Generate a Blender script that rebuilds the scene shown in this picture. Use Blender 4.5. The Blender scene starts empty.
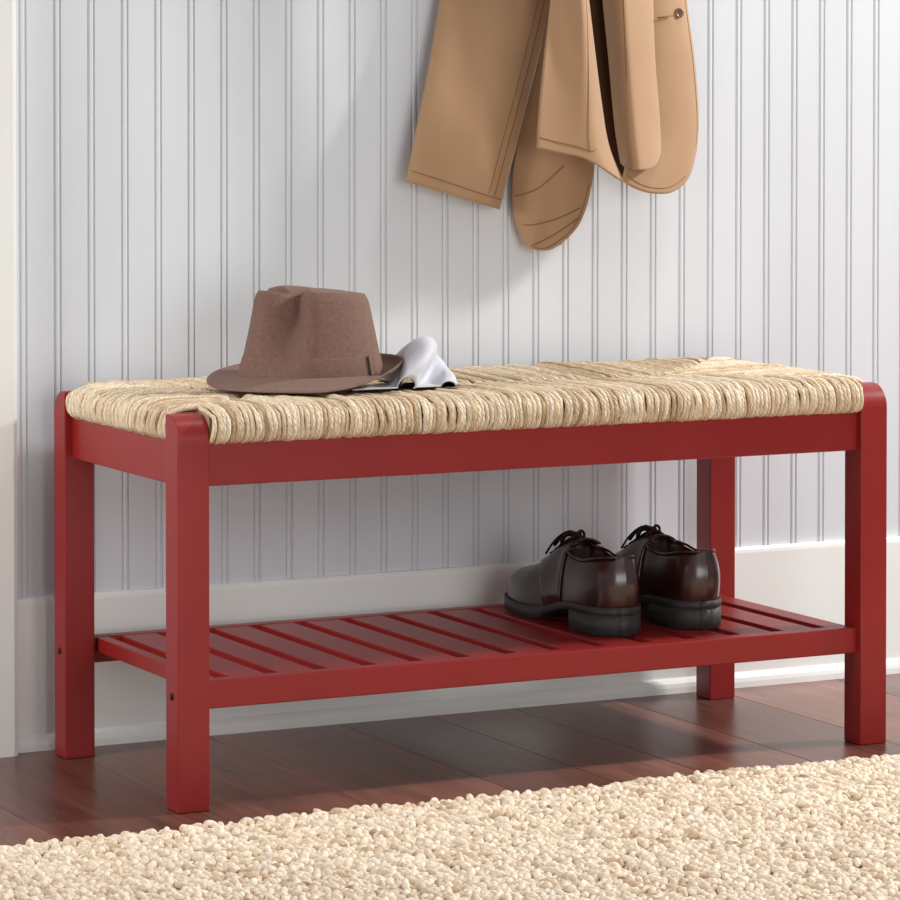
import bpy, bmesh, math, random
import numpy as np
from mathutils import Vector, Matrix, Euler
random.seed(4); rng = np.random.default_rng(7)
S = bpy.context.scene; COL = S.collection
PI = math.pi

# ------------------------------------------------------------------ camera
CX, CY, CZ, YAW, PIT, FK, PPX, PPY = -1.5359, -3.7272, 0.8407, 0.4668, 0.0248, 3486.56, 442.4, 175.1
cd = bpy.data.cameras.new('camera'); cam = bpy.data.objects.new('camera', cd); COL.objects.link(cam)
cam.location = (CX, CY, CZ); cam.rotation_euler = (PI/2 - PIT, 0, -YAW)
cd.sensor_width = 36; cd.sensor_fit = 'HORIZONTAL'; cd.lens = 36*FK/900
cd.shift_x = (450-PPX)/900; cd.shift_y = -(450-PPY)/900
cd.clip_start = .05; S.camera = cam

def at(u, v, y):
    """point of the vertical plane Y=y seen at pixel (u, v)"""
    c, s, cp, sp = math.cos(YAW), math.sin(YAW), math.cos(PIT), math.sin(PIT)
    r = (u-PPX)/FK; U = -(v-PPY)/FK
    f = cp+U*sp; z = -sp+U*cp
    d = (c*r+s*f, -s*r+c*f, z); t = (y-CY)/d[1]
    return (CX+t*d[0], y, CZ+t*d[2])

# ------------------------------------------------------------------ materials
def lin(c):
    return tuple(((x/255)/12.92 if x/255 <= .04045 else ((x/255+.055)/1.055)**2.4) for x in c)+(1,)
def newmat(name, col, rough=.5, spec=.5, coat=0, coat_rough=.1, sheen=0):
    m = bpy.data.materials.new(name); m.use_nodes = True
    b = m.node_tree.nodes['Principled BSDF']
    b.inputs['Base Color'].default_value = lin(col); b.inputs['Roughness'].default_value = rough
    b.inputs['Specular IOR Level'].default_value = spec
    b.inputs['Coat Weight'].default_value = coat; b.inputs['Coat Roughness'].default_value = coat_rough
    b.inputs['Sheen Weight'].default_value = sheen
    return m, m.node_tree, b
def N(t, kind, **k):
    n = t.nodes.new(kind)
    for a, v in k.items():
        if a in n.inputs: n.inputs[a].default_value = v
        else: setattr(n, a, v)
    return n
def mapping(t, scale=(1, 1, 1), src='Object', rot=(0, 0, 0)):
    tc = N(t, 'ShaderNodeTexCoord'); mp = N(t, 'ShaderNodeMapping')
    mp.inputs['Scale'].default_value = scale; mp.inputs['Rotation'].default_value = rot
    t.links.new(tc.outputs[src], mp.inputs['Vector']); return mp.outputs['Vector']
def noise(t, vec, scale, detail=4, rough=.5):
    n = N(t, 'ShaderNodeTexNoise'); n.inputs['Scale'].default_value = scale
    n.inputs['Detail'].default_value = detail; n.inputs['Roughness'].default_value = rough
    t.links.new(vec, n.inputs['Vector']); return n.outputs['Fac']
def ramp(t, fac, stops):
    r = N(t, 'ShaderNodeValToRGB'); e = r.color_ramp.elements
    while len(e) < len(stops): e.new(.5)
    for i, (p, c) in enumerate(stops): e[i].position = p; e[i].color = lin(c)
    t.links.new(fac, r.inputs['Fac']); return r.outputs['Color']
def bump(t, b, h, strength=.3, dist=.001, coat=False):
    n = N(t, 'ShaderNodeBump'); n.inputs['Strength'].default_value = strength; n.inputs['Distance'].default_value = dist
    t.links.new(h, n.inputs['Height']); t.links.new(n.outputs['Normal'], b.inputs['Normal']); return n
def attr(t, name):
    a = N(t, 'ShaderNodeAttribute'); a.attribute_name = name; return a
def mix(t, a, b_, fac, mode='MIX'):
    m = N(t, 'ShaderNodeMix'); m.data_type = 'RGBA'; m.blend_type = mode
    for sock, v in ((m.inputs[0], fac), (m.inputs[6], a), (m.inputs[7], b_)):
        if hasattr(v, 'is_output'): t.links.new(v, sock)
        else: sock.default_value = v
    return m.outputs[2]

M = {}
# painted beadboard
m, t, b = newmat('wall_paint', (214, 216, 222), .55, .3)
v = mapping(t, (1, 1, .15)); t.links.new(ramp(t, noise(t, v, 9, 3), [(.3, (208, 211, 215)), (.7, (214, 217, 221))]), b.inputs['Base Color'])
bump(t, b, noise(t, mapping(t, (1, 1, .1)), 90, 3), .12, .001); M['wall'] = m
m, t, b = newmat('trim_paint', (236, 238, 234), .4, .4)
bump(t, b, noise(t, mapping(t, (.2, 1, 1)), 60, 3), .08, .001); M['trim'] = m
m, t, b = newmat('casing_paint', (226, 226, 220), .4, .4)
bump(t, b, noise(t, mapping(t, (1, 1, .1)), 60, 3), .08, .001); M['casing'] = m
# floor
m, t, b = newmat('floor_wood', (120, 72, 56), .3, .5)
a = attr(t, 'rnd')
cmb = N(t, 'ShaderNodeCombineXYZ'); tc = N(t, 'ShaderNodeTexCoord'); sep = N(t, 'ShaderNodeSeparateXYZ')
t.links.new(tc.outputs['Object'], sep.inputs[0])
off = N(t, 'ShaderNodeMath', operation='MULTIPLY'); off.inputs[1].default_value = 37.; t.links.new(a.outputs['Fac'], off.inputs[0])
ad = N(t, 'ShaderNodeMath', operation='ADD'); t.links.new(sep.outputs['Y'], ad.inputs[0]); t.links.new(off.outputs[0], ad.inputs[1])
t.links.new(sep.outputs['X'], cmb.inputs['X']); t.links.new(ad.outputs[0], cmb.inputs['Y'])
mp = N(t, 'ShaderNodeMapping'); mp.inputs['Scale'].default_value = (10, 1.1, 1); t.links.new(cmb.outputs[0], mp.inputs['Vector'])
mp2 = N(t, 'ShaderNodeMapping'); mp2.inputs['Scale'].default_value = (60, 3, 1); t.links.new(cmb.outputs[0], mp2.inputs['Vector'])
n1 = noise(t, mp.outputs[0], 1.6, 6, .6); n2 = noise(t, mp2.outputs[0], 1.5, 5, .6)
c1 = ramp(t, n1, [(.25, (94, 58, 47)), (.5, (132, 84, 69)), (.78, (156, 104, 87))])
c2 = ramp(t, n2, [(.3, (120, 112, 108)), (.6, (255, 255, 255))])
c3 = mix(t, c1, c2, .55, 'MULTIPLY')
c4 = mix(t, c3, ramp(t, a.outputs['Fac'], [(0, (175, 170, 170)), (1, (255, 250, 245))]), .8, 'MULTIPLY')
t.links.new(c4, b.inputs['Base Color'])
rr = N(t, 'ShaderNodeMapRange'); rr.inputs['To Min'].default_value = .2; rr.inputs['To Max'].default_value = .4
t.links.new(n1, rr.inputs['Value']); t.links.new(rr.outputs[0], b.inputs['Roughness'])
bump(t, b, n2, .25, .0012); M['floor'] = m
# red paint
m, t, b = newmat('red_paint', (140, 33, 32), .36, .34)
v = mapping(t); t.links.new(ramp(t, noise(t, v, 7, 3), [(.3, (134, 30, 28)), (.7, (141, 34, 32))]), b.inputs['Base Color'])
bump(t, b, noise(t, mapping(t, (.3, 1, 1)), 120, 3), .05, .001); M['red'] = m
m, t, b = newmat('bolt_metal', (45, 25, 22), .4); b.inputs['Metallic'].default_value = .7; M['bolt'] = m
# rush
m, t, b = newmat('rush', (210, 188, 150), .7, .25)
a = attr(t, 'rnd'); w = N(t, 'ShaderNodeUVMap')
mp = N(t, 'ShaderNodeMapping'); mp.inputs['Scale'].default_value = (1, 1, 1); t.links.new(w.outputs[0], mp.inputs['Vector'])
wv = N(t, 'ShaderNodeTexWave'); wv.wave_type = 'BANDS'; wv.bands_direction = 'DIAGONAL'; wv.inputs['Scale'].default_value = 1.1
wv.inputs['Distortion'].default_value = 2.5; wv.inputs['Detail'].default_value = 2; wv.inputs['Detail Scale'].default_value = 2
t.links.new(mp.outputs[0], wv.inputs['Vector'])
c1 = ramp(t, a.outputs['Fac'], [(0, (150, 122, 94)), (.18, (208, 182, 148)), (.45, (236, 216, 184)), (1, (252, 240, 218))])
c2 = ramp(t, noise(t, mapping(t, (3.2, .55, 1), 'UV'), 1.6, 5, .65), [(.34, (176, 152, 122)), (.6, (255, 255, 255))])
c3 = mix(t, c1, c2, .7, 'MULTIPLY')
c4 = mix(t, c3, ramp(t, wv.outputs['Fac'], [(0, (190, 172, 148)), (.6, (255, 255, 255))]), .35, 'MULTIPLY')
t.links.new(c4, b.inputs['Base Color']); bump(t, b, wv.outputs['Fac'], .5, .0014); M['rush'] = m
# jute rug
m, t, b = newmat('jute', (220, 198, 166), .85, .15)
a = attr(t, 'rnd')
c1 = ramp(t, a.outputs['Fac'], [(0, (164, 130, 106)), (.12, (206, 182, 154)), (.4, (236, 219, 195)), (1, (248, 237, 220))])
c2 = ramp(t, noise(t, mapping(t), 260, 3, .6), [(.3, (215, 200, 180)), (.6, (255, 255, 255))])
t.links.new(mix(t, c1, c2, .7, 'MULTIPLY'), b.inputs['Base Color'])
bump(t, b, noise(t, mapping(t, (1, 1, 1)), 420, 3, .6), .6, .0015); M['jute'] = m
# hat cloth
def weave(name, cA, cB, sc, strength=.5, rough=.85, sheen=.1, src='UV'):
    m, t, b = newmat(name, cA, rough, .2, sheen=sheen)
    vec = mapping(t, (sc, sc, sc), src)
    w1 = N(t, 'ShaderNodeTexWave', bands_direction='X'); w2 = N(t, 'ShaderNodeTexWave', bands_direction='Y')
    for w_ in (w1, w2):
        w_.inputs['Scale'].default_value = 1; w_.inputs['Distortion'].default_value = 1.6; w_.inputs['Detail'].default_value = 2
        w_.inputs['Detail Scale'].default_value = .6
        t.links.new(vec, w_.inputs['Vector'])
    mm = N(t, 'ShaderNodeMath', operation='MULTIPLY'); t.links.new(w1.outputs['Fac'], mm.inputs[0]); t.links.new(w2.outputs['Fac'], mm.inputs[1])
    n = noise(t, mapping(t, (1, 1, 1)), 260, 5, .7)
    ad = N(t, 'ShaderNodeMath', operation='ADD'); t.links.new(mm.outputs[0], ad.inputs[0]); t.links.new(n, ad.inputs[1])
    hf = N(t, 'ShaderNodeMath', operation='MULTIPLY'); hf.inputs[1].default_value = .55; t.links.new(ad.outputs[0], hf.inputs[0])
    t.links.new(ramp(t, hf.outputs[0], [(.2, cA), (.65, cB)]), b.inputs['Base Color'])
    bump(t, b, mm.outputs[0], strength, .0006); return m
M['hat'] = weave('hat_cloth', (96, 68, 58), (146, 114, 100), 30)
m, t, b = newmat('hat_lining', (52, 33, 30), .8, .2); bump(t, b, noise(t, mapping(t), 300, 2), .2, .001); M['hat_in'] = m
# coat
m, t, b = newmat('coat_twill', (202, 160, 112), .75, .25, sheen=.3)
t.links.new(ramp(t, noise(t, mapping(t), 14, 4), [(.3, (162, 127, 93)), (.7, (169, 134, 100))]), b.inputs['Base Color'])
wv = N(t, 'ShaderNodeTexWave', bands_direction='DIAGONAL'); wv.inputs['Scale'].default_value = 260; wv.inputs['Distortion'].default_value = 1
t.links.new(mapping(t), wv.inputs['Vector']); bump(t, b, wv.outputs['Fac'], .15, .0004); M['coat'] = m
m, t, b = newmat('coat_shell_inside', (168, 122, 80), .8, .2)
bump(t, b, noise(t, mapping(t), 300, 2), .2, .0006); M['coat_in'] = m
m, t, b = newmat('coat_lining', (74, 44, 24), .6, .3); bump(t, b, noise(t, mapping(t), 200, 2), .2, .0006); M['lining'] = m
m, t, b = newmat('thread', (132, 98, 68), .8, .2); bump(t, b, noise(t, mapping(t), 900, 2), .3, .0004); M['thread'] = m
m, t, b = newmat('horn', (120, 88, 58), .3, .5); t.links.new(ramp(t, noise(t, mapping(t), 220, 3), [(.3, (92, 64, 40)), (.7, (158, 124, 88))]), b.inputs['Base Color']); M['horn'] = m
# scarf
m, t, b = newmat('grey_cloth', (192, 192, 198), .6, .35, sheen=.2)
t.links.new(ramp(t, noise(t, mapping(t), 25, 4), [(.3, (188, 188, 194)), (.7, (198, 198, 204))]), b.inputs['Base Color'])
bump(t, b, noise(t, mapping(t), 500, 3), .3, .0006); M['cloth'] = m
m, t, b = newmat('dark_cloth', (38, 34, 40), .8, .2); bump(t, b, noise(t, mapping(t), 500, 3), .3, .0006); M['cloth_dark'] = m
# shoes
m, t, b = newmat('leather', (72, 30, 22), .28, .5, coat=.35, coat_rough=.16)
t.links.new(ramp(t, noise(t, mapping(t), 22, 5, .6), [(.3, (38, 19, 15)), (.55, (56, 27, 21)), (.8, (72, 36, 27))]), b.inputs['Base Color'])
bump(t, b, noise(t, mapping(t), 330, 4, .6), .12, .0008); M['leather'] = m
m, t, b = newmat('inner_leather', (40, 26, 22), .7, .3); bump(t, b, noise(t, mapping(t), 200, 3), .2, .0006); M['inner'] = m
m, t, b = newmat('sole_rubber', (56, 54, 53), .55, .35)
t.links.new(ramp(t, noise(t, mapping(t, (1, 1, 6)), 40, 4), [(.3, (48, 46, 45)), (.7, (64, 62, 60))]), b.inputs['Base Color']); M['sole'] = m
m, t, b = newmat('lace_cotton', (34, 20, 17), .75, .3); bump(t, b, noise(t, mapping(t), 900, 2), .5, .0006); M['lace'] = m

# ------------------------------------------------------------------ helpers
def link(name, me, mat, parent=None, smooth=False):
    o = bpy.data.objects.new(name, me); COL.objects.link(o)
    if mat: me.materials.append(M[mat])
    if parent: o.parent = parent
    if smooth:
        me.polygons.foreach_set('use_smooth', [True]*len(me.polygons))
    return o
def mesh(name, vs, fs, mat, parent=None, smooth=False):
    me = bpy.data.meshes.new(name); me.from_pydata([tuple(p) for p in vs], [], fs); me.update()
    return link(name, me, mat, parent, smooth)
def frombm(name, bm, mat, parent=None, smooth=False):
    bmesh.ops.recalc_face_normals(bm, faces=bm.faces)
    me = bpy.data.meshes.new(name); bm.to_mesh(me); bm.free()
    return link(name, me, mat, parent, smooth)
def tag(o, label=None, cat=None, group=None, kind=None):
    if label: o['label'] = label
    if cat: o['category'] = cat
    if group: o['group'] = group
    if kind: o['kind'] = kind
    return o
def empty(name, loc, label, cat, group=None):
    o = bpy.data.objects.new(name, None); COL.objects.link(o); o.location = loc; o.empty_display_size = .05
    return tag(o, label, cat, group)
def world(o):
    """parts are modelled in world coordinates: keep them where they are under their thing"""
    o.matrix_parent_inverse = Matrix.Translation(o.parent.location).inverted(); return o
def box(name, x0, x1, y0, y1, z0, z1, mat, parent=None, bev=.0015, seg=2):
    bm = bmesh.new(); bmesh.ops.create_cube(bm, size=1)
    for v in bm.verts:
        v.co = Vector((x0 if v.co.x < 0 else x1, y0 if v.co.y < 0 else y1, z0 if v.co.z < 0 else z1))
    if bev: bmesh.ops.bevel(bm, geom=bm.edges[:], offset=bev, segments=seg, profile=.5, affect='EDGES')
    o = frombm(name, bm, mat, parent, False)
    return world(o) if parent else o
def tube_data(pts, r, n=6, closed_ends=True):
    """vertices and faces of a tube with radius r (number or list) along pts"""
    P = np.array(pts, float); k = len(P); R = np.full(k, r) if np.isscalar(r) else np.array(r)
    T = np.gradient(P, axis=0); T /= np.linalg.norm(T, axis=1)[:, None]+1e-12
    up = np.array([0, 0, 1.]) if abs(T[0][2]) < .9 else np.array([1., 0, 0])
    A = np.cross(T[0], up); A /= np.linalg.norm(A); VS = []
    for i in range(k):
        A = A-T[i]*np.dot(A, T[i]); A /= np.linalg.norm(A)+1e-12; B = np.cross(T[i], A)
        for j in range(n):
            th = 2*PI*j/n; VS.append(P[i]+R[i]*(math.cos(th)*A+math.sin(th)*B))
    F = [[i*n+j, i*n+(j+1) % n, (i+1)*n+(j+1) % n, (i+1)*n+j] for i in range(k-1) for j in range(n)]
    if closed_ends: F += [list(range(n))[::-1], [(k-1)*n+j for j in range(n)]]
    return VS, F
def tubes(name, lists, mat, parent=None, n=6):
    V, F = [], []
    for pts, r in lists:
        v, f = tube_data(pts, r, n); o = len(V); V += v; F += [[i+o for i in q] for q in f]
    o = mesh(name, V, F, mat, parent, True)
    return world(o) if parent else o
def grid(P, closed_u=False, flip=False):
    """P[i][j] -> verts, faces"""
    a, b_ = len(P), len(P[0]); V = [tuple(p) for row in P for p in row]; F = []
    for i in range(a-1):
        for j in range(b_ if closed_u else b_-1):
            q = [i*b_+j, i*b_+(j+1) % b_, (i+1)*b_+(j+1) % b_, (i+1)*b_+j]
            F.append(q[::-1] if flip else q)
    return V, F
def interp(pts, n):
    """Catmull-Rom resampling of control points to n samples"""
    P = np.array(pts, float); k = len(P); out = []
    for i in range(n):
        t = i/(n-1)*(k-1); a = min(int(t), k-2); f = t-a
        p0, p1, p2, p3 = P[max(a-1, 0)], P[a], P[a+1], P[min(a+2, k-1)]
        out.append(.5*((2*p1)+(-p0+p2)*f+(2*p0-5*p1+4*p2-p3)*f*f+(-p0+3*p1-3*p2+p3)*f**3))
    return np.array(out)
def sm(a, b, x):
    x = min(1, max(0, (x-a)/(b-a))); return x*x*(3-2*x)
def lut(tab, s): return float(np.interp(s, [a for a, _ in tab], [b for _, b in tab]))
def slut(tab, s):
    xs = [a for a, _ in tab]; 
    if s <= xs[0]: return tab[0][1]
    if s >= xs[-1]: return tab[-1][1]
    i = max(k for k in range(len(xs)) if xs[k] <= s); f = (s-xs[i])/(xs[i+1]-xs[i])
    y = [p[1] for p in tab]; m0 = (y[i+1]-y[i-1])/(xs[i+1]-xs[i-1])*(xs[i+1]-xs[i]) if i > 0 else (y[i+1]-y[i])
    m1 = (y[i+2]-y[i])/(xs[i+2]-xs[i])*(xs[i+1]-xs[i]) if i+2 < len(y) else (y[i+1]-y[i])
    return (2*f**3-3*f*f+1)*y[i]+(f**3-2*f*f+f)*m0+(-2*f**3+3*f*f)*y[i+1]+(f**3-f*f)*m1

# ------------------------------------------------------------------ the room
WY = .455          # wall face
# beadboard wall: one extruded profile
G0, GS = .0203, .0461
prof = [(-2.2, WY)]
k0 = int(-2.1/GS)
for k in range(k0, int(4.4/GS)):
    g = G0+k*GS+.0026
    w = .0040
    for dx, d in ((-w-.0016, 0), (-w-.0004, .0024), (-w+.0004, .0024), (-w+.0016, .0004), (-.0015, -.0002), (.0015, -.0002),
                  (w-.0016, .0004), (w-.0004, .0024), (w+.0004, .0024), (w+.0016, 0)):
        prof.append((g+dx, WY+d))
prof.append((4.6, WY)); prof += [(4.6, WY+.08), (-2.2, WY+.08)]
n = len(prof); V = [(x, y, 0) for x, y in prof]+[(x, y, 2.5) for x, y in prof]
F = [[i, (i+1) % n, n+(i+1) % n, n+i] for i in range(n)]
tag(mesh('wall_back', V, F, 'wall'), kind='structure')
# baseboard with a cap bevel and a shoe moulding at its foot
bp = [(WY, 0), (WY-.018, 0), (WY-.0178, .008), (WY-.0165, .0135), (WY-.014, .0175), (WY-.0115, .0195), (WY-.010, .0205), (WY-.0098, .022), (WY-.010, .188),
      (WY-.0092, .1925), (WY-.007, .1948), (WY-.003, .1955), (WY, .1955)]
n = len(bp); V = [(-.044, y, z) for y, z in bp]+[(4.5, y, z) for y, z in bp]
F = [[i, n+i, n+(i+1) % n, (i+1) % n] for i in range(n)]+[list(range(n)), list(range(n, 2*n))[::-1]]
tag(mesh('baseboard_back', V, F, 'trim'), kind='structure')
# door casing at the left
cp = [(-.043, WY), (-.043, WY-.030), (-.045, WY-.035), (-.050, WY-.037), (-.13, WY-.037), (-.135, WY-.033), (-.15, WY-.033), (-.155, WY-.042), (-.17, WY-.044), (-.175, WY-.04), (-.175, WY)]
n = len(cp); V = [(x, y, 0) for x, y in cp]+[(x, y, 2.4) for x, y in cp]
F = [[i, n+i, n+(i+1) % n, (i+1) % n] for i in range(n)]+[list(range(n)), list(range(n, 2*n))[::-1]]
tag(mesh('trim_1', V, F, 'casing'), kind='structure')
# plank floor (planks run towards the wall)
J = [-2.2, -1.9, -1.62, -1.37, -1.1, -.85, -.6, -.38, -.17, .025, .22, .41, .545, .67, .83, .99, 1.19, 1.42, 1.6, 1.85, 2.1, 2.4, 2.7, 3.0, 3.4, 3.8, 4.2, 4.6]
V, F, R = [], [], []
def plank(x0, x1, y0, y1):
    o = len(V); e = .0009; d = -.0018; r = random.random()
    V.extend([(x0, y0, d), (x1, y0, d), (x1, y1, d), (x0, y1, d), (x0+e, y0+e, 0), (x1-e, y0+e, 0), (x1-e, y1-e, 0), (x0+e, y1-e, 0)])
    F.extend([[o+4, o+5, o+6, o+7], [o, o+1, o+5, o+4], [o+1, o+2, o+6, o+5], [o+2, o+3, o+7, o+6], [o+3, o, o+4, o+7]])
    R.extend([r]*8)
for a_, b_ in zip(J[:-1], J[1:]):
    ys = [-5.0, -3.4+random.random(), -1.5+random.random()*.6, WY+.02]
    for y0, y1 in zip(ys[:-1], ys[1:]): plank(a_, b_, y0, y1)
o = len(V); V.extend([(-2.2, -5, -.06), (4.6, -5, -.06), (4.6, WY+.02, -.06), (-2.2, WY+.02, -.06), (-2.2, -5, -.0018), (4.6, -5, -.0018), (4.6, WY+.02, -.0018), (-2.2, WY+.02, -.0018)]); R.extend([.5]*8)
F.extend([[o, o+3, o+2, o+1], [o, o+1, o+5, o+4], [o+1, o+2, o+6, o+5], [o+2, o+3, o+7, o+6], [o+3, o, o+4, o+7]])
fl = mesh('floor', V, F, 'floor'); at_ = fl.data.attributes.new('rnd', 'FLOAT', 'POINT'); at_.data.foreach_set('value', R)
tag(fl, kind='structure')

# ------------------------------------------------------------------ jute rug
X0, X1, Y0, Y1 = -.75, 1.55, -1.2, -.128
rp, sp = .0150, .0100
nx, ny = int((X1-X0)/rp), int((Y1-Y0)/sp)
ns, nr = 8, 5
th = np.linspace(0, 2*PI, ns, endpoint=False); ph = np.linspace(-PI/2, PI/2, nr+2)[1:-1]
unit = np.array([[0, 0, -1]]+[[math.cos(p)*math.cos(a), math.cos(p)*math.sin(a), math.sin(p)] for p in ph for a in th]+[[0, 0, 1]])
uf = [[0, 1+(j+1) % ns, 1+j] for j in range(ns)]
for i in range(nr-1):
    for j in range(ns): uf.append([1+i*ns+j, 1+i*ns+(j+1) % ns, 1+(i+1)*ns+(j+1) % ns, 1+(i+1)*ns+j])
uf += [[1+(nr-1)*ns+j, 1+(nr-1)*ns+(j+1) % ns, len(unit)-1] for j in range(ns)]
VV, RR, FF = [], [], []; nu = len(unit)
tri = [f for f in uf]
cnt = 0
rowj = rng.normal(0, .0012, nx)
for i in range(nx):
    for j in range(ny):
        for half in (-1, 1):
            x = X0+(i+.5)*rp+half*rp*.24+rng.normal(0, .0009)+.004*math.sin((Y0+j*sp)*9+i*.05)+rowj[i]
            y = Y0+(j+.5+(.5 if i % 2 else 0)*.6+half*.12)*sp+rng.normal(0, .0010)+.0035*math.sin(x*11)
            if y > Y1+.004: continue
            yaw = half*.62+rng.normal(0, .22); tilt = rng.normal(0, .25)
            L, Wd, H = .0086*rng.uniform(.85, 1.25), .0043*rng.uniform(.85, 1.15), .0048*rng.uniform(.85, 1.2)
            q = unit*np.array([Wd, L, H]); q[:, 2] += .35*H*(1-(unit[:, 1])**2)
            ct, st = math.cos(tilt), math.sin(tilt); y_ = q[:, 1]*ct-q[:, 2]*st; z_ = q[:, 1]*st+q[:, 2]*ct
            c, s = math.cos(yaw), math.sin(yaw)
            VV.append(np.stack([x+q[:, 0]*c-y_*s, y+q[:, 0]*s+y_*c, .0095+rng.normal(0, .0020)+z_], 1)); 
            RR.append(np.full(nu, min(1, max(0, rng.beta(2.6, 2)+.06*math.sin(x*30+y*17))))); FF.append(cnt*nu); cnt += 1
VV = np.concatenate(VV); RR = np.concatenate(RR)
VV[:, 2] = np.maximum(VV[:, 2], .0012)
tl = [[k+o for k in f] for o in FF for f in tri]
sl = len(VV); VL = VV.tolist()
VL += [(X0, Y0, .0006), (X1, Y0, .0006), (X1, Y1, .0006), (X0, Y1, .0006), (X0, Y0, .008), (X1, Y0, .008), (X1, Y1, .008), (X0, Y1, .008)]
tl += [[sl, sl+3, sl+2, sl+1], [sl+4, sl+5, sl+6, sl+7], [sl, sl+1, sl+5, sl+4], [sl+1, sl+2, sl+6, sl+5], [sl+2, sl+3, sl+7, sl+6], [sl+3, sl, sl+4, sl+7]]
rug = mesh('jute_rug', VL, tl, 'jute', None, True)
a_ = rug.data.attributes.new('rnd', 'FLOAT', 'POINT'); a_.data.foreach_set('value', np.concatenate([RR, np.full(8, .2)]).astype(np.float32))
tag(rug, 'chunky braided beige jute rug lying on the floor in front of the red bench', 'rug')

# ------------------------------------------------------------------ bench
W, D, LA, LB = .9814, .4093, .0398, .0387
bench = empty('bench', (W/2, D/2, 0), 'red painted wooden entryway bench with woven rush seat and slatted lower shelf', 'bench')
def leg(x0, front):
    r = .030; H = .462; pts = []
    # profile in (y measured from the outer face, z)
    pts = [(LB, 0), (LB, H), (r, H)]
    for k in range(1, 9):
        a = PI/2*k/9; pts.append((r-r*math.sin(a), H-r+r*math.cos(a)))
    pts += [(0, H-r), (0, 0)]
    bm = bmesh.new()
    ring = [[bm.verts.new((x, (y if front else D-y), z)) for y, z in pts] for x in (x0, x0+LA)]
    bm.faces.new(ring[0]); bm.faces.new(ring[1][::-1]); n = len(pts)
    for i in range(n): bm.faces.new((ring[0][i], ring[0][(i+1) % n], ring[1][(i+1) % n], ring[1][i]))
    bmesh.ops.recalc_face_normals(bm, faces=bm.faces)
    es = [e for e in bm.edges if e.calc_face_angle(0) > .5 or (len(e.link_faces) == 2 and any(len(f.verts) > 6 for f in e.link_faces))]
    bmesh.ops.bevel(bm, geom=es, offset=.0017, segments=2, profile=.5, affect='EDGES')
    o = frombm('leg', bm, 'red', bench, True)
    md = o.modifiers.new('wn', 'WEIGHTED_NORMAL'); md.keep_sharp = True
    return world(o)
for x0 in (0, W-LA):
    for fr in (True, False):
        lg = leg(x0, fr)
        # countersunk bolt on the outer face
        xo = -.0002 if x0 == 0 else W+.0002; yb = LB*.5 if fr else D-LB*.5
        bm = bmesh.new(); bmesh.ops.create_cone(bm, cap_ends=True, segments=20, radius1=.0045, radius2=.0036, depth=.0016)
        bmesh.ops.rotate(bm, verts=bm.verts, matrix=Matrix.Rotation(PI/2, 3, 'Y')); bmesh.ops.translate(bm, verts=bm.verts, vec=(xo, yb, .134))
        bo = frombm('bolt', bm, 'bolt', lg, True); bo['label'] = 'dark countersunk bolt head'
IN = .0107; RT = .020
ZR0, ZR1, ZS0, ZS1 = .3778, .430, .1175, .1503
e = .001
for nm, z0, z1 in (('apron_rail', ZR0, ZR1), ('shelf_rail', ZS0, ZS1)):
    box(nm, LA-e, W-LA+e, IN, IN+RT, z0, z1, 'red', bench)
    box(nm, LA-e, W-LA+e, D-IN-RT, D-IN, z0, z1, 'red', bench)
    if nm == 'apron_rail':
        box(nm, IN, IN+RT, LB-e, D-LB+e, z0, z1, 'red', bench)
        box(nm, W-IN-RT, W-IN, LB-e, D-LB+e, z0, z1, 'red', bench)
gap, pitch = .017, .064
gx = [.070+pitch*k for k in range(14)]
edges = [LA+.0055]+[g for g in gx]+[W-LA+.001]
for i in range(15):
    a_ = edges[i]+(gap/2 if i else 0); b_ = edges[i+1]-(gap/2 if i < 14 else 0)
    box('shelf_slat', a_, b_, IN+RT-.001, D-IN-RT+.001, ZS1-.019, ZS1-.0008, 'red', bench, .0013)

# woven rush seat: cords wrapped over the rails, meeting at mitred seams
ZT = .4655
V, F, RN, UV = [], [], [], []
def strand(pts, r, rnd, n=7):
    o = len(V); P = np.array(pts); k = len(P)
    rr = np.full(k, r)*np.array([rng.uniform(.84, 1.12) for _ in range(k)])
    v, f = tube_data(P, rr, n); V.extend(v); F.extend([[i+o for i in q] for q in f])
    L = np.concatenate([[0], np.cumsum(np.linalg.norm(np.diff(P, axis=0), axis=1))])
    off = rng.uniform(0, 9)
    for i in range(k):
        for j in range(n): UV.append((j/n*3+off, L[i]/.012)); RN.append(rnd)
MY = D/2; cy0 = .045
def edge_path(dist_end, jit, reach):
    """(d, z): d = distance inwards from the outer face, over the edge roll to the seam"""
    j = rng.normal(0, .0013); lift = rng.normal(0, .0012)
    P = [(.020, .4285), (.008, .4300), (-.0015, .4335), (-.0050+j*.5, .4410), (-.0050+j, .4500), (-.0015+j, .4590), (.006, .4640+lift), (.016, .4673+lift), (.032, .4682+lift)]
    m = max(3, int((dist_end-.04)/.02)+2)
    for k in range(1, m+1):
        d = .032+(dist_end-.032)*k/m
        z = .4682+lift-.0035*sm(.05, .20, d)+rng.normal(0, .00035)
        if k == m: z -= .0050
        P.append((d, z))
    return P
EX = .0085
def seam(c):  # distance inwards at which cords of this edge meet those of the neighbour
    return min(MY, c)
rad = .0033; pt = .0060
def jr(): return min(1, max(0, rng.beta(1.7, 1.4)))
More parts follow.
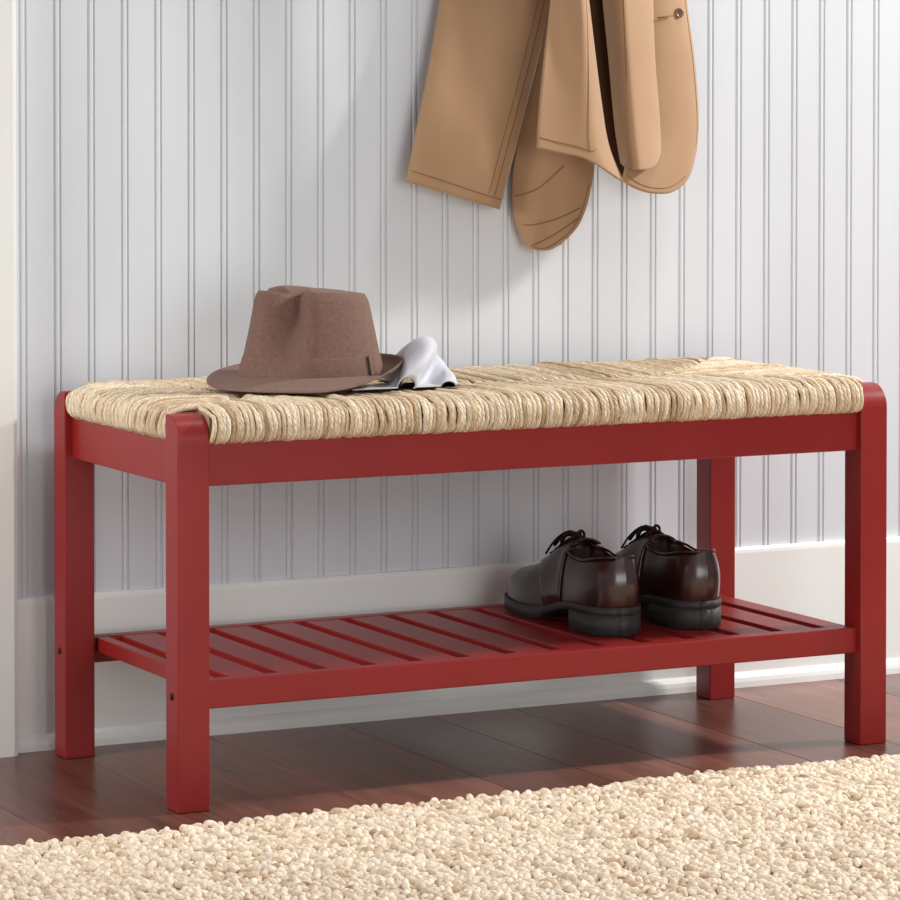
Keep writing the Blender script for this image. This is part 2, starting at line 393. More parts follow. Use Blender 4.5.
for side in (0, 1):
    x = LA+.0035
    while x < W-LA-.002:
        c = min(x, W-x); de = max(.036, min(MY, c*1.0-.0))
        P = edge_path(de, 0, 0); sk = rng.normal(0, .0012)
        pts = [(x+sk*(k/len(P))+.0008*math.sin(k*1.3+x*40), (d if side == 0 else D-d), z) for k, (d, z) in enumerate(P)]
        strand(interp(pts, len(pts)*2-1), rad*rng.uniform(.82, 1.2), jr()); x += pt*rng.uniform(.8, 1.2)
    y = LB+.0035
    while y < D-LB-.002:
        c = min(y, D-y); de = max(.036, c)
        P = edge_path(max(.036, de-EX), 0, 0); sk = rng.normal(0, .0012)
        pts = [((d+EX if side == 0 else W-d-EX), y+sk*(k/len(P))+.0008*math.sin(k*1.3+y*40), z) for k, (d, z) in enumerate(P)]
        strand(interp(pts, len(pts)*2-1), rad*rng.uniform(.82, 1.2), jr()); y += pt*rng.uniform(.8, 1.2)
# loose fibre cords along the seams
for sx in (0, 1):
    for sy in (0, 1):
        for k in range(3):
            P = []
            for q in np.linspace(.038, MY-.004, 12):
                X_ = q+rng.normal(0, .0012)+(k-1)*.003; Y_ = q+rng.normal(0, .0012)-(k-1)*.003
                P.append((X_ if sx == 0 else W-X_, Y_ if sy == 0 else D-Y_, .4670-.0035*sm(.05, .2, q)))
            strand(interp(P, 24), .0022, jr())
for k in range(3):
    P = [(q, MY+(k-1)*.003+rng.normal(0, .0012), .4630+rng.normal(0, .0006)) for q in np.linspace(MY-.005, W-MY+.005, 40)]
    strand(interp(P, 80), .0022, jr())
# inner stuffing under the cords
o = len(V)
for z in (.431, .4625):
    for (x, y) in ((LA+.001, .004), (W-LA-.001, .004), (W-LA-.001, LB+.001), (W-.012, LB+.001), (W-.012, D-LB-.001), (W-LA-.001, D-LB-.001),
                   (W-LA-.001, D-.004), (LA+.001, D-.004), (LA+.001, D-LB-.001), (.012, D-LB-.001), (.012, LB+.001), (LA+.001, LB+.001)):
        V.append((x, y, z)); RN.append(.1); UV.append((0, 0))
F += [[o+12+i for i in range(12)], [o+11-i for i in range(12)]]+[[o+i, o+(i+1) % 12, o+12+(i+1) % 12, o+12+i] for i in range(12)]
rs = mesh('rush_seat', V, F, 'rush', bench, True); world(rs); rs['label'] = 'woven natural rush seat'
a_ = rs.data.attributes.new('rnd', 'FLOAT', 'POINT'); a_.data.foreach_set('value', np.array(RN, np.float32))
ul = rs.data.uv_layers.new(name='UVMap'); li = np.empty(len(rs.data.loops), np.int32); rs.data.loops.foreach_get('vertex_index', li)
ul.data.foreach_set('uv', np.array(UV, np.float32)[li].ravel())
# the slab's tops are flat
for p in rs.data.polygons[-14:]: p.use_smooth = False

# ------------------------------------------------------------------ hat
HX, HY, HZ = .252, .182, .4745
hat = empty('hat', (HX, HY, HZ), 'brown woven fedora with a pinched crown resting on the left of the rush seat', 'hat')
HA = PI+.12      # direction the hat faces
def hpt(x, y, z): # hat-local (x forward, y wearer's left, z up)
    return (x*math.cos(HA)-y*math.sin(HA), x*math.sin(HA)+y*math.cos(HA), z)
def brimz(f, q):
    """f angle from the front, q 0 at crown .. 1 at edge"""
    back = sm(.25, 1.0, (1-math.cos(f))/2)
    far = max(0, -math.sin(f))**1.5
    return .013*max(0, 1-q)**1.1+(.031*back+.017*far*(1-back))*max(0, q)**1.5+.001
A0, B0 = .094, .080
NA = 96
def crown(f, tt):
    """tt 0..1 side wall; 1..2 top"""
    cx_, sx_ = math.cos(f), math.sin(f)
    if tt <= 1:
        k = 1-.225*tt**1.0; z = .014+.103*tt
        if tt > .86: k -= .04*((tt-.86)/.14)**2
    else:
        q = tt-1; k = (1-.265)*(1-q); z = .117+.0065*math.sin(min(1, q*1.6)*PI/2)
    x, y = A0*k*cx_, B0*k*sx_
    if tt <= 1: z += 0
    # crown a little higher in front
    z += .004*sm(.4, 1, min(tt, 1))*cx_
    # centre crease along the top
    if tt > .9:
        w = sm(.9, 1.25, tt)
        ang = math.exp(-(y/.020)**2)*sm(-.085, -.045, x)*sm(.078, .055, x) if True else 0
        z -= .022*ang*w
    # two front pinches
    for sgn in (-1, 1):
        d = (f-sgn*.68+PI) % (2*PI)-PI
        wgt = math.exp(-(abs(d)/.27)**2.4)*sm(-.1, .8, tt)*(1 if tt <= 1 else max(0, 1-(tt-1)*1.6))
        rx = A0*cx_; ry = B0*sx_; L = math.hypot(rx, ry)
        x -= .036*wgt*rx/L; y -= .036*wgt*ry/L
        if tt > .9: z -= .010*wgt*sm(.9, 1.0, tt)
    return hpt(x, y, z)
ts = list(np.linspace(0, .84, 15))+list(np.linspace(.88, 1.0, 6))+list(np.linspace(1.03, 1.97, 16))
P = [[crown(2*PI*j/NA, tt) for j in range(NA)] for tt in ts]
Vh, Fh = grid(P, True); o = len(Vh); Vh.append(tuple(np.mean(np.array(P[-1]), axis=0))); n_ = len(P)-1
Fh += [[n_*NA+j, n_*NA+(j+1) % NA, o] for j in range(NA)]
def adduv(ob, fn):
    ul = ob.data.uv_layers.new(name='UVMap')
    for l in ob.data.loops: ul.data[l.index].uv = fn(ob.data.vertices[l.vertex_index].co)
cr = mesh('crown', Vh, Fh, 'hat', hat, True)
adduv(cr, lambda c: (math.hypot(c.x, c.y)*0+.085*math.atan2(c.y, c.x+1e-6)*20, c.z*20))
so = cr.modifiers.new('thick', 'SOLIDIFY'); so.thickness = .0015; so.offset = -1
# brim: upper surface, rolled edge, under surface
def brim(f, q, th_):
    wdt = .046-.006*sm(.4, 1, (1-math.cos(f))/2)-.009*sm(.5, 1, (1+math.cos(f))/2)
    cx_, sx_ = math.cos(f), math.sin(f); back = sm(.25, 1., (1-math.cos(f))/2)
    r = q*wdt*(1-.42*back*q)
    x = (A0+r)*cx_; y = (B0+r)*sx_
    return hpt(x, y, brimz(f, q)+th_)
rows = []
for q in np.linspace(-.03, 1, 12): rows.append([brim(2*PI*j/NA, q, .0018) for j in range(NA)])
rows.append([brim(2*PI*j/NA, 1.012, .0008) for j in range(NA)])
for q in np.linspace(1, -.03, 12): rows.append([brim(2*PI*j/NA, q, 0) for j in range(NA)])
Vb, Fb = grid(rows, True)
br = mesh('brim', Vb, Fb, 'hat', hat, True); adduv(br, lambda c: (.085*math.atan2(c.y, c.x+1e-6)*20, math.hypot(c.x, c.y)*20))
# darker underside/inside of the brim edge is the same cloth; band around the crown
rows = []
for zz, o_ in ((0.0, .0004), (0.002, .0010), (.02, .0008), (.0225, .0004), (.023, .0001)):
    tt = zz/.101+.015; rows.append([tuple(np.array(crown(2*PI*j/NA, tt))+np.array(hpt(o_*math.cos(2*PI*j/NA), o_*math.sin(2*PI*j/NA), 0))) for j in range(NA)])
Vb, Fb = grid(rows, True)
bd = mesh('hat_band', Vb, Fb, 'hat', hat, True); adduv(bd, lambda c: (.085*math.atan2(c.y, c.x+1e-6)*20, c.z*20))
# flat bow on the wearer's left
bm = bmesh.new()
def bowpt(f, zz, o_):
    p = np.array(crown(f, zz/.101)); nrm = np.array(hpt(math.cos(f), math.sin(f), 0)); return Vector(p+nrm*o_)
fa, fb = 2.02, 2.26
gridp = [[bowpt(f, z_, .0030+.0014*math.sin(PI*(f-fa)/(fb-fa))) for f in np.linspace(fa, fb, 9)] for z_ in np.linspace(.001, .0245, 6)]
vs = [[bm.verts.new(p) for p in r_] for r_ in gridp]
for i in range(5):
    for j in range(8): bm.faces.new((vs[i][j], vs[i][j+1], vs[i+1][j+1], vs[i+1][j]))
bw = frombm('bow', bm, 'hat', hat, True); adduv(bw, lambda c: (c.x*20, c.z*20)); so = bw.modifiers.new('t', 'SOLIDIFY'); so.thickness = .0022
# knot strip of the bow
bm = bmesh.new()
gridp = [[bowpt(f, z_, .0042) for f in np.linspace(2.0, 2.05, 4)] for z_ in np.linspace(-.001, .0255, 6)]
vs = [[bm.verts.new(p) for p in r_] for r_ in gridp]
for i in range(5):
    for j in range(3): bm.faces.new((vs[i][j], vs[i][j+1], vs[i+1][j+1], vs[i+1][j]))
kn = frombm('bow_knot', bm, 'hat', bw, True); adduv(kn, lambda c: (c.x*20, c.z*20)); so = kn.modifiers.new('t', 'SOLIDIFY'); so.thickness = .0014
hat.rotation_euler = (0, 0, 0)

# ------------------------------------------------------------------ folded grey cloth
ya, yb_, yc = .088, .165, .23
front = [(352, 396.5), (368, 396), (385, 395), (397, 393), (398, 386), (402, 380), (408, 377.5), (413, 380), (415, 386), (413, 392.5), (422, 392.5), (432, 391.5), (440, 388), (443, 383.5), (449, 381.5), (455, 384), (456, 390)]
ridge = [(392, 386), (396, 380), (400, 370), (403, 359), (407, 348), (414, 341), (423, 337), (431, 338.5), (436, 345), (436, 353), (438, 357), (441, 360), (444, 364), (446, 367), (449, 371), (452, 376), (454, 382)]
C0 = interp([at(u, v_, ya) for u, v_ in front], 64); C1 = interp([at(u, v_, yb_) for u, v_ in ridge], 64)
SEAT = .4750
back = []
for k, p in enumerate(C1): back.append((p[0]+.004, yc, max(SEAT, SEAT+(p[2]-SEAT)*.25)))
back = np.array(back)
rows = []
for v_ in np.linspace(0, 1, 16):
    row = []
    for k in range(64):
        p = C0[k]*(1-v_)+C1[k]*v_; bl = math.sin(PI*v_)
        q = k/63*16; hA = math.exp(-((q-6.3)/1.7)**2); hB = math.exp(-((q-14)/1.6)**2); vl = math.exp(-((q-10.2)/1.5)**2)
        h = p[2]+bl*(.007*hA+.003*hB-.007*vl); y_ = p[1]-bl*(.022*hA+.006*hB-.014*vl)
        row.append((p[0]+bl*.004*hA, y_, max(SEAT, h)))
    rows.append(row)
for v_ in np.linspace(.12, 1, 8):
    rows.append([tuple((np.array(rows[15][k])*(1-v_)+back[k]*v_)+np.array([0, 0, .012*math.sin(PI*v_)*max(0, (C1[k][2]-SEAT)/.05)*.5])) for k in range(64)])
scarf = empty('scarf', (.35, .16, SEAT), 'folded pale grey scarf with dark lining lying beside the brown hat on the seat', 'scarf')
Vs, Fs = grid(rows)
sc = mesh('cloth', Vs, Fs, 'cloth', scarf, True); world(sc); so = sc.modifiers.new('t', 'SOLIDIFY'); so.thickness = .0014; so.offset = 1
# dark lining just inside the cloth
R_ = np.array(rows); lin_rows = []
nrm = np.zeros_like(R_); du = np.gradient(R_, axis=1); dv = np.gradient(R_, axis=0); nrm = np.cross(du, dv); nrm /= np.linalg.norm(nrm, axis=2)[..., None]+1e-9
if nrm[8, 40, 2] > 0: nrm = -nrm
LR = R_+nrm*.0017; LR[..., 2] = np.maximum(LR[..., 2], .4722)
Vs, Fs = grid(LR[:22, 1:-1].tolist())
# the lining's lower layer, lying on the seat inside the folds
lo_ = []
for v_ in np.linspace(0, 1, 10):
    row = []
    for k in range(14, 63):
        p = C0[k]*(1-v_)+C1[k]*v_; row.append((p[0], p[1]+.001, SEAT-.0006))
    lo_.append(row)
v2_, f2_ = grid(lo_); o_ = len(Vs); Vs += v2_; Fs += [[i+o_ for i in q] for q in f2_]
ln = mesh('lining', Vs, Fs, 'cloth_dark', scarf, True); world(ln); ln['label'] = 'dark lining seen in the open folds'

# ------------------------------------------------------------------ coat
coat = empty('coat', at(560, 120, .40), 'tan cotton coat hanging on the white panelled wall above the bench', 'coat')
def coons(Lc, Rc, Tc, Bc, depth, nu=28, nv=60):
    L_ = interp(Lc, nv); R2 = interp(Rc, nv); T_ = interp(Tc, nu); B_ = interp(Bc, nu); out = []
    for i in range(nv):
        v_ = i/(nv-1); row = []
        for j in range(nu):
            u_ = j/(nu-1)
            p = (1-u_)*L_[i]+u_*R2[i]+(1-v_)*T_[j]+v_*B_[j]-((1-u_)*(1-v_)*T_[0]+u_*(1-v_)*T_[-1]+(1-u_)*v_*B_[0]+u_*v_*B_[-1])
            row.append(at(p[0], p[1], depth(u_, v_)))
        out.append(row)
    return out
def patch(name, Lc, Rc, Tc, Bc, depth, mat='coat', thick=.003, **k):
    rows = coons(Lc, Rc, Tc, Bc, depth, **k); v_, f_ = grid(rows)
    o = mesh(name, v_, f_, mat, coat, True); world(o)
    s_ = o.modifiers.new('t', 'SOLIDIFY'); s_.thickness = thick; s_.offset = 0
    return o, rows
def stitch(rowsP, path, parent, r=.0005, off=.0020):
    """thin sewn seam lying on the patch: path in (u, v) of the patch"""
    R_ = np.array(rowsP); a_, b_ = R_.shape[:2]; pts = []
    for u_, v_ in interp(path, 24):
        i = min(max(v_*(a_-1), 0), a_-1.001); j = min(max(u_*(b_-1), 0), b_-1.001); i0, j0 = int(i), int(j); fi, fj = i-i0, j-j0
        p = (R_[i0, j0]*(1-fi)*(1-fj)+R_[i0+1, j0]*fi*(1-fj)+R_[i0, j0+1]*(1-fi)*fj+R_[i0+1, j0+1]*fi*fj)
        pts.append(p+np.array([0, -off, 0]))
    o = tubes('seam', [(pts, r)], 'thread', None, 5); o.parent = parent; return o
# A: left sleeve, a flattened tube (front and back)
LcA = [(462, -150), (449, -60), (440, 0), (430, 60), (418, 122), (406, 182)]
RcA = [(590, -150), (567, -60), (552, 0), (535, 70), (517, 140), (499, 209.5)]
TcA = [(462, -150), (526, -150), (590, -150)]; BcA = [(406, 182), (436, 190), (468, 200), (499, 209.5)]
def dA(u, v): return .428-.016*math.sin(PI*u)**.7-.004*math.sin(u*9+1)*(1-v*.5)+.006*math.sin(v*5)
fa_, rA = patch('sleeve', LcA, RcA, TcA, BcA, dA)
def dA2(u, v): return .432+.018*math.sin(PI*u)**.7
v2, f2 = grid(coons(LcA, RcA, TcA, BcA, dA2)); bs = mesh('sleeve_back', v2, f2, 'coat', fa_, True)
s_ = bs.modifiers.new('t', 'SOLIDIFY'); s_.thickness = .002
stitch(rA, [(.02, .945), (.5, .955), (.98, .96)], fa_); stitch(rA, [(.90, 0), (.90, .5), (.89, .95)], fa_, .0005)
stitch(rA, [(.84, 0), (.84, .5), (.83, .95)], fa_, .0004)
# B: lower back corner of the coat, in the shade between sleeves
LcB = [(545, -150), (535, 0), (520, 120), (512, 180), (514, 215), (524, 244)]
RcB = [(600, -150), (600, 0), (597, 120), (592, 180), (580, 222), (560, 245)]
TcB = [(545, -150), (570, -150), (600, -150)]; BcB = [(524, 244), (535, 249.5), (548, 250), (560, 245)]
pB, rB = patch('back_panel', LcB, RcB, TcB, BcB, lambda u, v: .436-.014*math.sin(PI*u)+.006*math.sin(3*v+u*7), 'coat')
for pth in ([(.04, .68), (.35, .62), (.62, .53)], [(.1, .85), (.45, .80), (.9, .72)], [(.25, .965), (.6, .88), (.95, .77)]): stitch(rB, pth, pB, .0008)
stitch(rB, [(.95, .62), (.93, .78), (.86, .9), (.55, .975), (.2, .975)], pB, .0005)
# C: right sleeve / side panel sweeping to the hem
LcC = [(560, -150), (556, -60), (551, 0), (544, 60), (539, 110), (537, 148)]
RcC = [(570, -150), (580, -60), (588, 0), (594, 50), (600, 97), (608, 145), (623, 182)]
TcC = [(560, -150), (565, -150), (570, -150)]; BcC = [(537, 148), (560, 153), (583, 158), (600, 167), (612, 175), (623, 182)]
pC, rC = patch('side_panel', LcC, RcC, TcC, BcC, lambda u, v: .340-.014*math.sin(PI*u)*(.4+.6*v)+.012*math.sin(u*5.5+.5)*(1-.7*v)+.020*u*v, 'coat')
stitch(rC, [(.02, .925), (.45, .93), (.62, .90)], pC); stitch(rC, [(.9, .3), (.72, .6), (.50, .93)], pC, .0004)
# D: dark interior of the opening
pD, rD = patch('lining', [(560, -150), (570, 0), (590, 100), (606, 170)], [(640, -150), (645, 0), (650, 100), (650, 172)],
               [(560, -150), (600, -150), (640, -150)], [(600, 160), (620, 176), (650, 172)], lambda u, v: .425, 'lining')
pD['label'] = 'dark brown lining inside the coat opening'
# E: turned-back front facing, a soft roll
LcE = [(592, -150), (598, -60), (603, 0), (609, 60), (615, 125), (621, 163)]
RcE = [(650, -150), (651, -60), (653, 0), (655, 60), (659, 110), (661, 150)]
TcE = [(590, -150), (620, -150), (650, -150)]; BcE = [(621, 163), (629, 168.5), (643, 170), (655, 165), (661, 150)]
pE, rE = patch('front_facing', LcE, RcE, TcE, BcE, lambda u, v: .398-.052*sm(0, 1, u/.42) if u < .42 else .346+.034*((u-.42)/.58)**1.3, 'coat')
stitch(rE, [(.42, 0), (.40, .4), (.34, .7), (.22, .985)], pE, .0009)
# F: right front panel with rounded corner, button and buttonhole
LcF = [(640, -150), (640, -60), (642, 0), (640, 70), (632, 130), (622, 181)]
RcF = [(676, -150), (680, -60), (686, 0), (694, 60), (698, 115), (696, 150)]
TcF = [(640, -150), (658, -150), (676, -150)]; BcF = [(622, 181), (636, 189), (653, 193.5), (672, 192), (688, 178), (696, 150)]
def dF(u, v): return .385-.010*math.sin(PI*(u*.9+.05))+.014*u*u-.016*sm(.75, 1, v)*(1-u)
pF, rF = patch('front_panel', LcF, RcF, TcF, BcF, dF, 'coat', nu=30)
stitch(rF, [(.93, 0), (.93, .5), (.94, .85), (.93, .93)], pF, .0004)
stitch(rF, [(.05, .955), (.25, .965), (.5, .965), (.75, .955)], pF, .0004)
# upper body gathered towards the collar, above the picture
LcU = [(530, -330), (505, -290), (482, -235), (466, -185), (461, -140)]
RcU = [(590, -330), (622, -290), (652, -235), (672, -185), (679, -140)]
patch('upper_body', LcU, RcU, [(530, -330), (560, -336), (590, -330)], [(461, -140), (520, -140), (580, -140), (640, -140), (679, -140)],
      lambda u, v: .432-(.030+.075*sm(0, .8, v))*math.sin(PI*min(1, .06+.88*u))**.8+.006*math.sin(u*17)*sm(.1, .6, v), 'coat', nu=44)
bx, by, bz = at(679, 13, .381)
bm = bmesh.new(); prof_b = [(0, -.0006), (.0035, -.0006), (.0045, -.0022), (.0062, -.0026), (.0070, -.0012), (.0068, .0008), (0, .001)]
seg = 28; rings = []
for r_, d_ in prof_b[1:-1]: rings.append([bm.verts.new((bx+r_*math.cos(2*PI*k/seg), by+d_, bz+r_*math.sin(2*PI*k/seg))) for k in range(seg)])
for a_, b_ in zip(rings[:-1], rings[1:]):
    for k in range(seg): bm.faces.new((a_[k], a_[(k+1) % seg], b_[(k+1) % seg], b_[k]))
bm.faces.new(rings[0]); bm.faces.new(rings[-1])
bt = frombm('button', bm, 'horn', coat, True); world(bt); bt['label'] = 'brown horn button'
for dx, dz in ((-.0013, -.0013), (.0013, -.0013), (-.0013, .0013), (.0013, .0013)):
    h_ = tubes('thread', [([(bx+dx, by-.0012, bz+dz), (bx+dx, by-.0006, bz+dz), (bx+dx, by+.001, bz+dz)], .0006)], 'lining', None, 6)
    h_.parent = bt
a1 = at(658, 18, .3725); a2 = at(673, 15.5, .3745)
bh = tubes('buttonhole', [([a1, tuple((np.array(a1)+np.array(a2))/2+np.array([0, -.001, 0])), a2], .0012)], 'thread', coat, 6)

# ------------------------------------------------------------------ shoes
SL = .290
wt = [(0, 0), (.008, .013), (.02, .0195), (.05, .0275), (.1, .033), (.18, .0358), (.3, .0355), (.42, .0375), (.55, .044), (.66, .0495), (.75, .0505), (.84, .0465), (.91, .038), (.96, .026), (.985, .016), (1, 0)]
zb = [(0, .034), (.25, .034), (.38, .029), (.52, .018), (.7, .0155), (.9, .018), (1, .021)]
zh = [(0, .099), (.05, .098), (.12, .0945), (.22, .090), (.32, .093), (.38, .100), (.43, .107), (.47, .106), (.53, .098), (.6, .085), (.68, .074), (.76, .066), (.84, .061), (.90, .056), (.95, .049), (.98, .041), (1, .030)]
co_ = [(0, 0), (.3, .0), (.55, .003), (.8, .004), (1, -.002)]
def shoe_pt(s, a, mir, off=0.):
    """s heel..toe, a -1..1 across; closed outer surface of the upper (local: x across, y towards toe)"""
    w_ = lut(wt, s) if s < .05 or s > .95 else slut(wt, s); z0 = slut(zb, s); h = slut(zh, s); th = (1-abs(a))*PI/2
    inst = math.exp(-((s-.42)/.2)**2); heel = sm(.25, .0, s)
    px_ = .62+.55*inst-.0*heel; pz_ = .9-.05*inst
    cx_ = math.cos(th)**px_; cz_ = math.sin(th)**pz_
    # above the mid-height the heel leans in
    op = 1-sm(.33, .45, s); ca = min(1, (1-abs(a))/.6); cxo = 1-.20*ca**3 if abs(a) > .4 else .80*abs(a)/.4
    cx_ = cx_*(1-op)+cxo*op; cz_ = cz_*(1-op)+ca*op
    x = math.copysign(w_*cx_, a)*(1+.05*math.sin(PI*min(1, cz_))*heel)
    y = s*SL
    z = z0+(h-z0)*cz_
    if s < .12: y += .006*(1-s/.12)*math.sin(PI*min(1, (z-z0)/(h-z0+1e-6)*.9))*-1+.004*(1-s/.12)*sm(.5, 1, (z-z0)/(h-z0+1e-6))
    return np.array([(x+slut(co_, s)*1.0)*mir, y, z])
OPEN0, OPEN1 = .035, .43
def make_shoe(mir, loc, rz, label):
    root = empty('shoe', loc, label, 'shoe', 'pair of brown leather derby shoes'); root.rotation_euler = (0, 0, rz)
    ss = [0, .002, .006, .012, .02, .03, .04, .055, .075, .1, .13, .16, .2, .24, .28, .32, .36, .39, .41, .43, .445, .46, .49, .52, .56, .6, .64, .68, .72, .76, .8, .84, .875, .905, .93, .95, .965, .978, .988, .995, 1]
    NAa = 41; rows = []
    def rimw(s):  # share of the arch (in a) left open
        return .40*(1-.5*sm(.36, .43, s)) if .008 < s < OPEN1 else 0
    for s in ss:
        row = []
        rw = rimw(s)
        for j in range(NAa):
            a = -1+2*j/(NAa-1)
            if rw > .001:
                inner = 13  # points that make the inside
                mid = (NAa-1)//2; k = j-mid
                if abs(k) <= inner//2:
                    # inside: walls down to the insole
                    q = 1-abs(k)/(inner/2+.5); p = shoe_pt(s, math.copysign(rw, k if k else 1), mir)
                    ctr = slut(co_, s)*mir; dep = (p[2]-.046)*min(1, q*1.8)
                    xx = ctr+(p[0]-ctr)*(.93 if q < .5 else .93*(1-(q-.5)*2))
                    row.append((xx, p[1]+(.002 if s < .1 else 0), p[2]-dep)); continue
                aa = rw+(1-rw)*(abs(k)-inner//2-1)/(mid-inner//2-1); a = math.copysign(aa, k)
            row.append(tuple(shoe_pt(s, a, mir)))
        rows.append(row)
    v_, f_ = grid(rows); up = mesh('upper', v_, f_, 'leather', root, True)
    up.data.materials.append(M['inner']); mid = (NAa-1)//2
    for p in up.data.polygons:
        i, j = divmod(p.index, NAa-1)
        if ss[i] < OPEN1-.001 and ss[i] > .004 and abs(j+.5-mid) < 6: p.material_index = 1
    bm = bmesh.new(); bm.from_mesh(up.data); bmesh.ops.recalc_face_normals(bm, faces=bm.faces); bm.to_mesh(up.data); bm.free()
    sb = up.modifiers.new('s', 'SUBSURF'); sb.levels = 1; sb.render_levels = 1
    # sole and heel: outline slabs
    def outline(grow, s0=0, s1=1, n=40):
        L_, R_ = [], []
        for k in range(n+1):
            s = s0+(s1-s0)*(.5-.5*math.cos(PI*k/n)); w_ = (lut(wt, s) if s < .05 or s > .95 else slut(wt, s))+grow
            c = slut(co_, s)
            yy = s*SL
            if s < .01: yy -= grow
            if s > .99: yy += grow
            if (s < .004 and s0 == 0) or (s > .996 and s1 == 1): w_ = .008
            L_.append(((c-w_)*mir, yy)); R_.append(((c+w_)*mir, yy))
        return R_+L_[::-1]
    def slab(name, out, ztop, zbot, mat, parent, bev=.0012):
        bm = bmesh.new(); n = len(out)
        tp = [bm.verts.new((x, y, ztop(y/SL))) for x, y in out]; bo = [bm.verts.new((x, y, zbot(y/SL))) for x, y in out]
        h = n//2
        for i in range(n): bm.faces.new((tp[i], tp[(i+1) % n], bo[(i+1) % n], bo[i]))
        for i in range(h-1):
            bm.faces.new((tp[i], tp[i+1], tp[n-2-i], tp[n-1-i])); bm.faces.new((bo[i], bo[i+1], bo[n-2-i], bo[n-1-i]))
        o = frombm(name, bm, mat, parent)
        for p in o.data.polygons: p.use_smooth = abs(p.normal.z) < .5
        return o
    ztop = lambda s: slut(zb, min(1, max(0, s)))+.0015
    def zbs(s):
        s = min(1, max(0, s)); return ztop(s)-.0095 if s < .5 else max(.0006+.012*max(0, (s-.78)/.22)**2, ztop(s)-.0095-.006*sm(.4, .6, s))
    slab('sole', outline(.0038), ztop, zbs, 'sole', root)
    slab('heel', outline(.0036, 0, .27, 24), lambda s: .0262, lambda s: .0003, 'sole', root)
    # welt line
    wl = [(x, y, ztop(y/SL)-.0003) for x, y in outline(.0026)]; wl.append(wl[0])
    tubes_o = tubes('welt', [(wl, .0011)], 'sole', None, 6); tubes_o.parent = root
    def surf(s, a, off):
        p = shoe_pt(s, a, mir); d1 = shoe_pt(min(1, s+.004), a, mir)-shoe_pt(max(0, s-.004), a, mir); a2 = min(.999, a+.01); a1_ = max(-.999, a-.01)
        d2 = shoe_pt(s, a2, mir)-shoe_pt(s, a1_, mir); n_ = np.cross(d1, d2); n_ /= np.linalg.norm(n_)+1e-9
        c = np.array([slut(co_, s)*mir, p[1], slut(zb, s)+.01])
        if np.dot(n_, p-c) < 0: n_ = -n_
        return p+n_*off
    # quarters with the lace facing
    for sd in (-1, 1):
        P = []
        for s in np.linspace(.37, .635, 14):
            q = (s-.37)/.265; ai = .10+.02*q if s > .44 else .10+(.44-s)*1.6; ao = .995-.66*sm(.45, 1, q)
            P.append([tuple(surf(s, sd*(ai+(ao-ai)*k/10), .0016)) for k in range(11)])
        v_, f_ = grid(P); qd = mesh('quarter', v_, f_, 'leather', root, True); s_ = qd.modifiers.new('t', 'SOLIDIFY'); s_.thickness = .0026; s_.offset = 0
    # tongue rising out of the throat
    P = []
    for k in range(9):
        q = k/8; yy = (.58-.21*q)*SL; zz = slut(zh, .58-.21*q*.72)-.003+.005*sm(.45, 1, q)
        P.append([((slut(co_, .5)+x_)*mir, yy, zz-((x_/.02)**2)*.008) for x_ in np.linspace(-.019, .019, 9)])
    v_, f_ = grid(P); tg = mesh('tongue', v_, f_, 'leather', root, True); s_ = tg.modifiers.new('t', 'SOLIDIFY'); s_.thickness = .0026
    # back strip and collar binding
    P = []
    for z_ in np.linspace(0, 1, 12):
        row = []
        for k in range(-6, 7):
            sgn = 1 if k >= 0 else -1; s = .001+.085*(abs(k)/6)**1.6*(1-.35*z_)
            row.append(tuple(surf(s, sgn*(.97-.74*z_*(.6+.4*min(1, s/.03))), .0012)))
        P.append(row)
    half = [[shoe_pt(s, sgn*(rimw(s) if s > .01 else .4), mir)+np.array([0, 0, .0002]) for s in (.006, .012, .02, .035, .06, .09, .13, .17, .21, .25, .29, .33, .37, .40, .42)] for sgn in (-1, 1)]
    rim = [(interp(half[0][::-1]+half[1], 70), .0017)]
    cb = tubes('collar', rim, 'leather', None, 7); cb.parent = root
    # back stay: a curved strip that follows the heel
    P = []
    for k in range(10):
        q = k/9; row = []
        for j in range(-5, 6):
            s = .0+.03*(abs(j)/5)**1.5; sgn = 1 if j >= 0 else -1
            aa = .99-(.99-rimw(s) if rimw(s) > .02 else .93)*q
            row.append(tuple(surf(max(.0015, s), sgn*aa, .0010)))
        P.append(row)
    # laces, eyelets and a bow
    ls = []
    for s in (.455, .49, .525, .56, .595):
        ls.append(([surf(s, a_, .0030+.0014*math.cos(a_*5)) for a_ in np.linspace(-.24, .24, 9)], .0016))
    for i, (sA, sB) in enumerate(((.455, .49), (.49, .525), (.525, .56), (.56, .595))):
        ls.append(([surf(sA+(sB-sA)*k/6, -.2+.4*k/6, .0035) for k in range(7)], .0014))
    top = surf(.47, 0, .005)
    rg = random.Random(5)
    def loop(dx, dy, dz, tw):
        return interp([top, top+np.array([dx*.5, dy*.3, dz+.006]), top+np.array([dx, dy, dz]), top+np.array([dx*.9, dy+.012*tw, dz-.010]), top+np.array([dx*.4, dy*.5+.008, .002]), top+np.array([0, .002, .001])], 22)
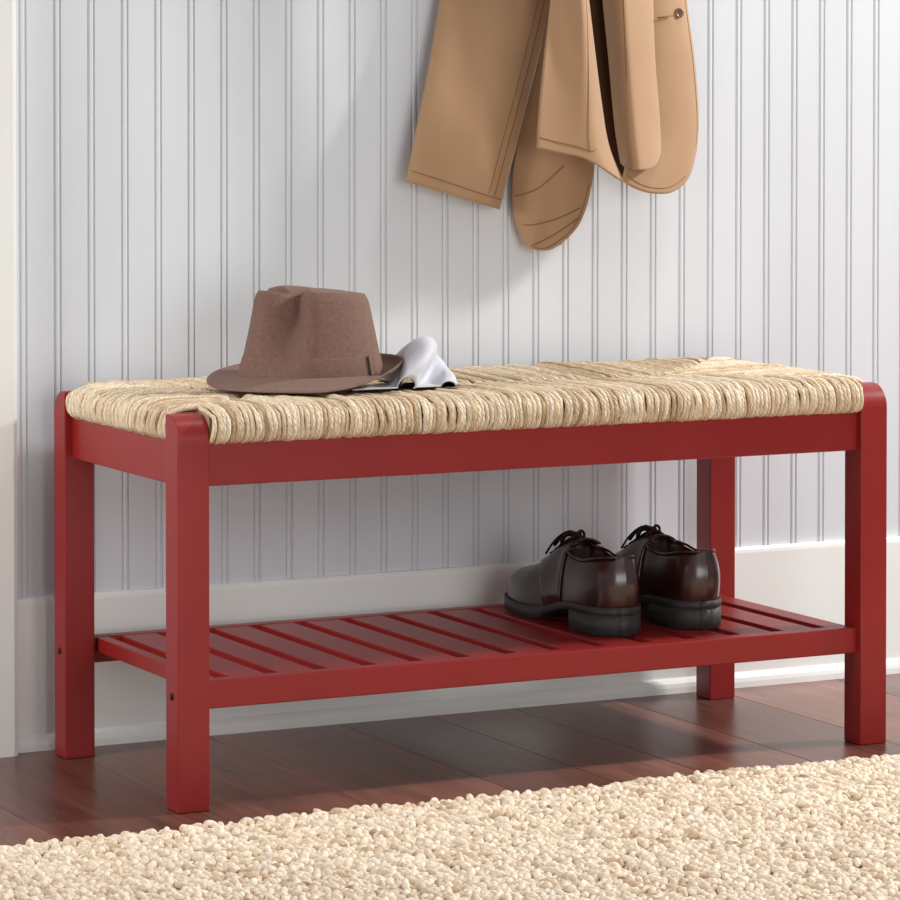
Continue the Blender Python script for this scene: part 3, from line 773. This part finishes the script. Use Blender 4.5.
    ls += [(loop(.015, .006, .0, .6), .0019), (loop(-.015, .008, .0, .6), .0019), (loop(.014, .024, -.006, 1.), .0018), (loop(-.014, .026, -.006, .9), .0018)]
    ls += [(interp([top, top+np.array([.010, .01, .003]), top+np.array([.020, .022, -.008]), top+np.array([.026, .030, -.024])], 14), .0015),
           (interp([top, top+np.array([-.010, .012, .003]), top+np.array([-.020, .024, -.009]), top+np.array([-.027, .034, -.026])], 14), .0015)]
    lo = tubes('laces', ls, 'lace', None, 6); lo.parent = root
    return root
SZ = ZS1+.0
make_shoe(1, (.641, .083, SZ), -.035, 'left one of the brown leather lace-up shoes on the slatted shelf, toe in full view')
make_shoe(-1, (.763, .087, SZ), -.02, 'right one of the brown leather lace-up shoes, nearest the right back leg of the bench')

# ------------------------------------------------------------------ light
def area(name, loc, target, size, power, col=(1, 1, 1), size_y=None):
    l = bpy.data.lights.new(name, 'AREA'); l.energy = power; l.color = col; l.size = size
    if size_y: l.shape = 'RECTANGLE'; l.size_y = size_y
    o = bpy.data.objects.new(name, l); COL.objects.link(o); o.location = loc
    o.rotation_euler = (Vector(target)-Vector(loc)).to_track_quat('-Z', 'Y').to_euler(); return o
kd = Vector((3, -1, 1.9)).normalized()
area('key_window', Vector((.6, .44, .5))+kd*3.3, (.6, .44, .5), .24, 116, (1, .99, .98))
area('front_fill', (.3, -3.6, .8), (.5, .3, .3), 1.5, 42, (1, .985, .98))  # added low fill, not a window; brightens wall and baseboard under the seat
area('ceiling_lamp', (1.1, -.22, 2.4), (.8, 0, 0), .3, 9, (1, .97, .93))
sw = area('side_window', (-1.3, .02, .95), (0, .2, .34), .5, 3.0, (1, .98, .96)); sw.data.spread = math.radians(75)
wd = bpy.data.worlds.new('world'); S.world = wd; wd.use_nodes = True
wd.node_tree.nodes['Background'].inputs['Color'].default_value = (.93, .95, 1, 1)
wd.node_tree.nodes['Background'].inputs['Strength'].default_value = .42
S.view_settings.view_transform = 'Standard'; S.view_settings.look = 'None'
S.view_settings.exposure = 0; S.view_settings.gamma = 1; S.view_settings.use_curve_mapping = False
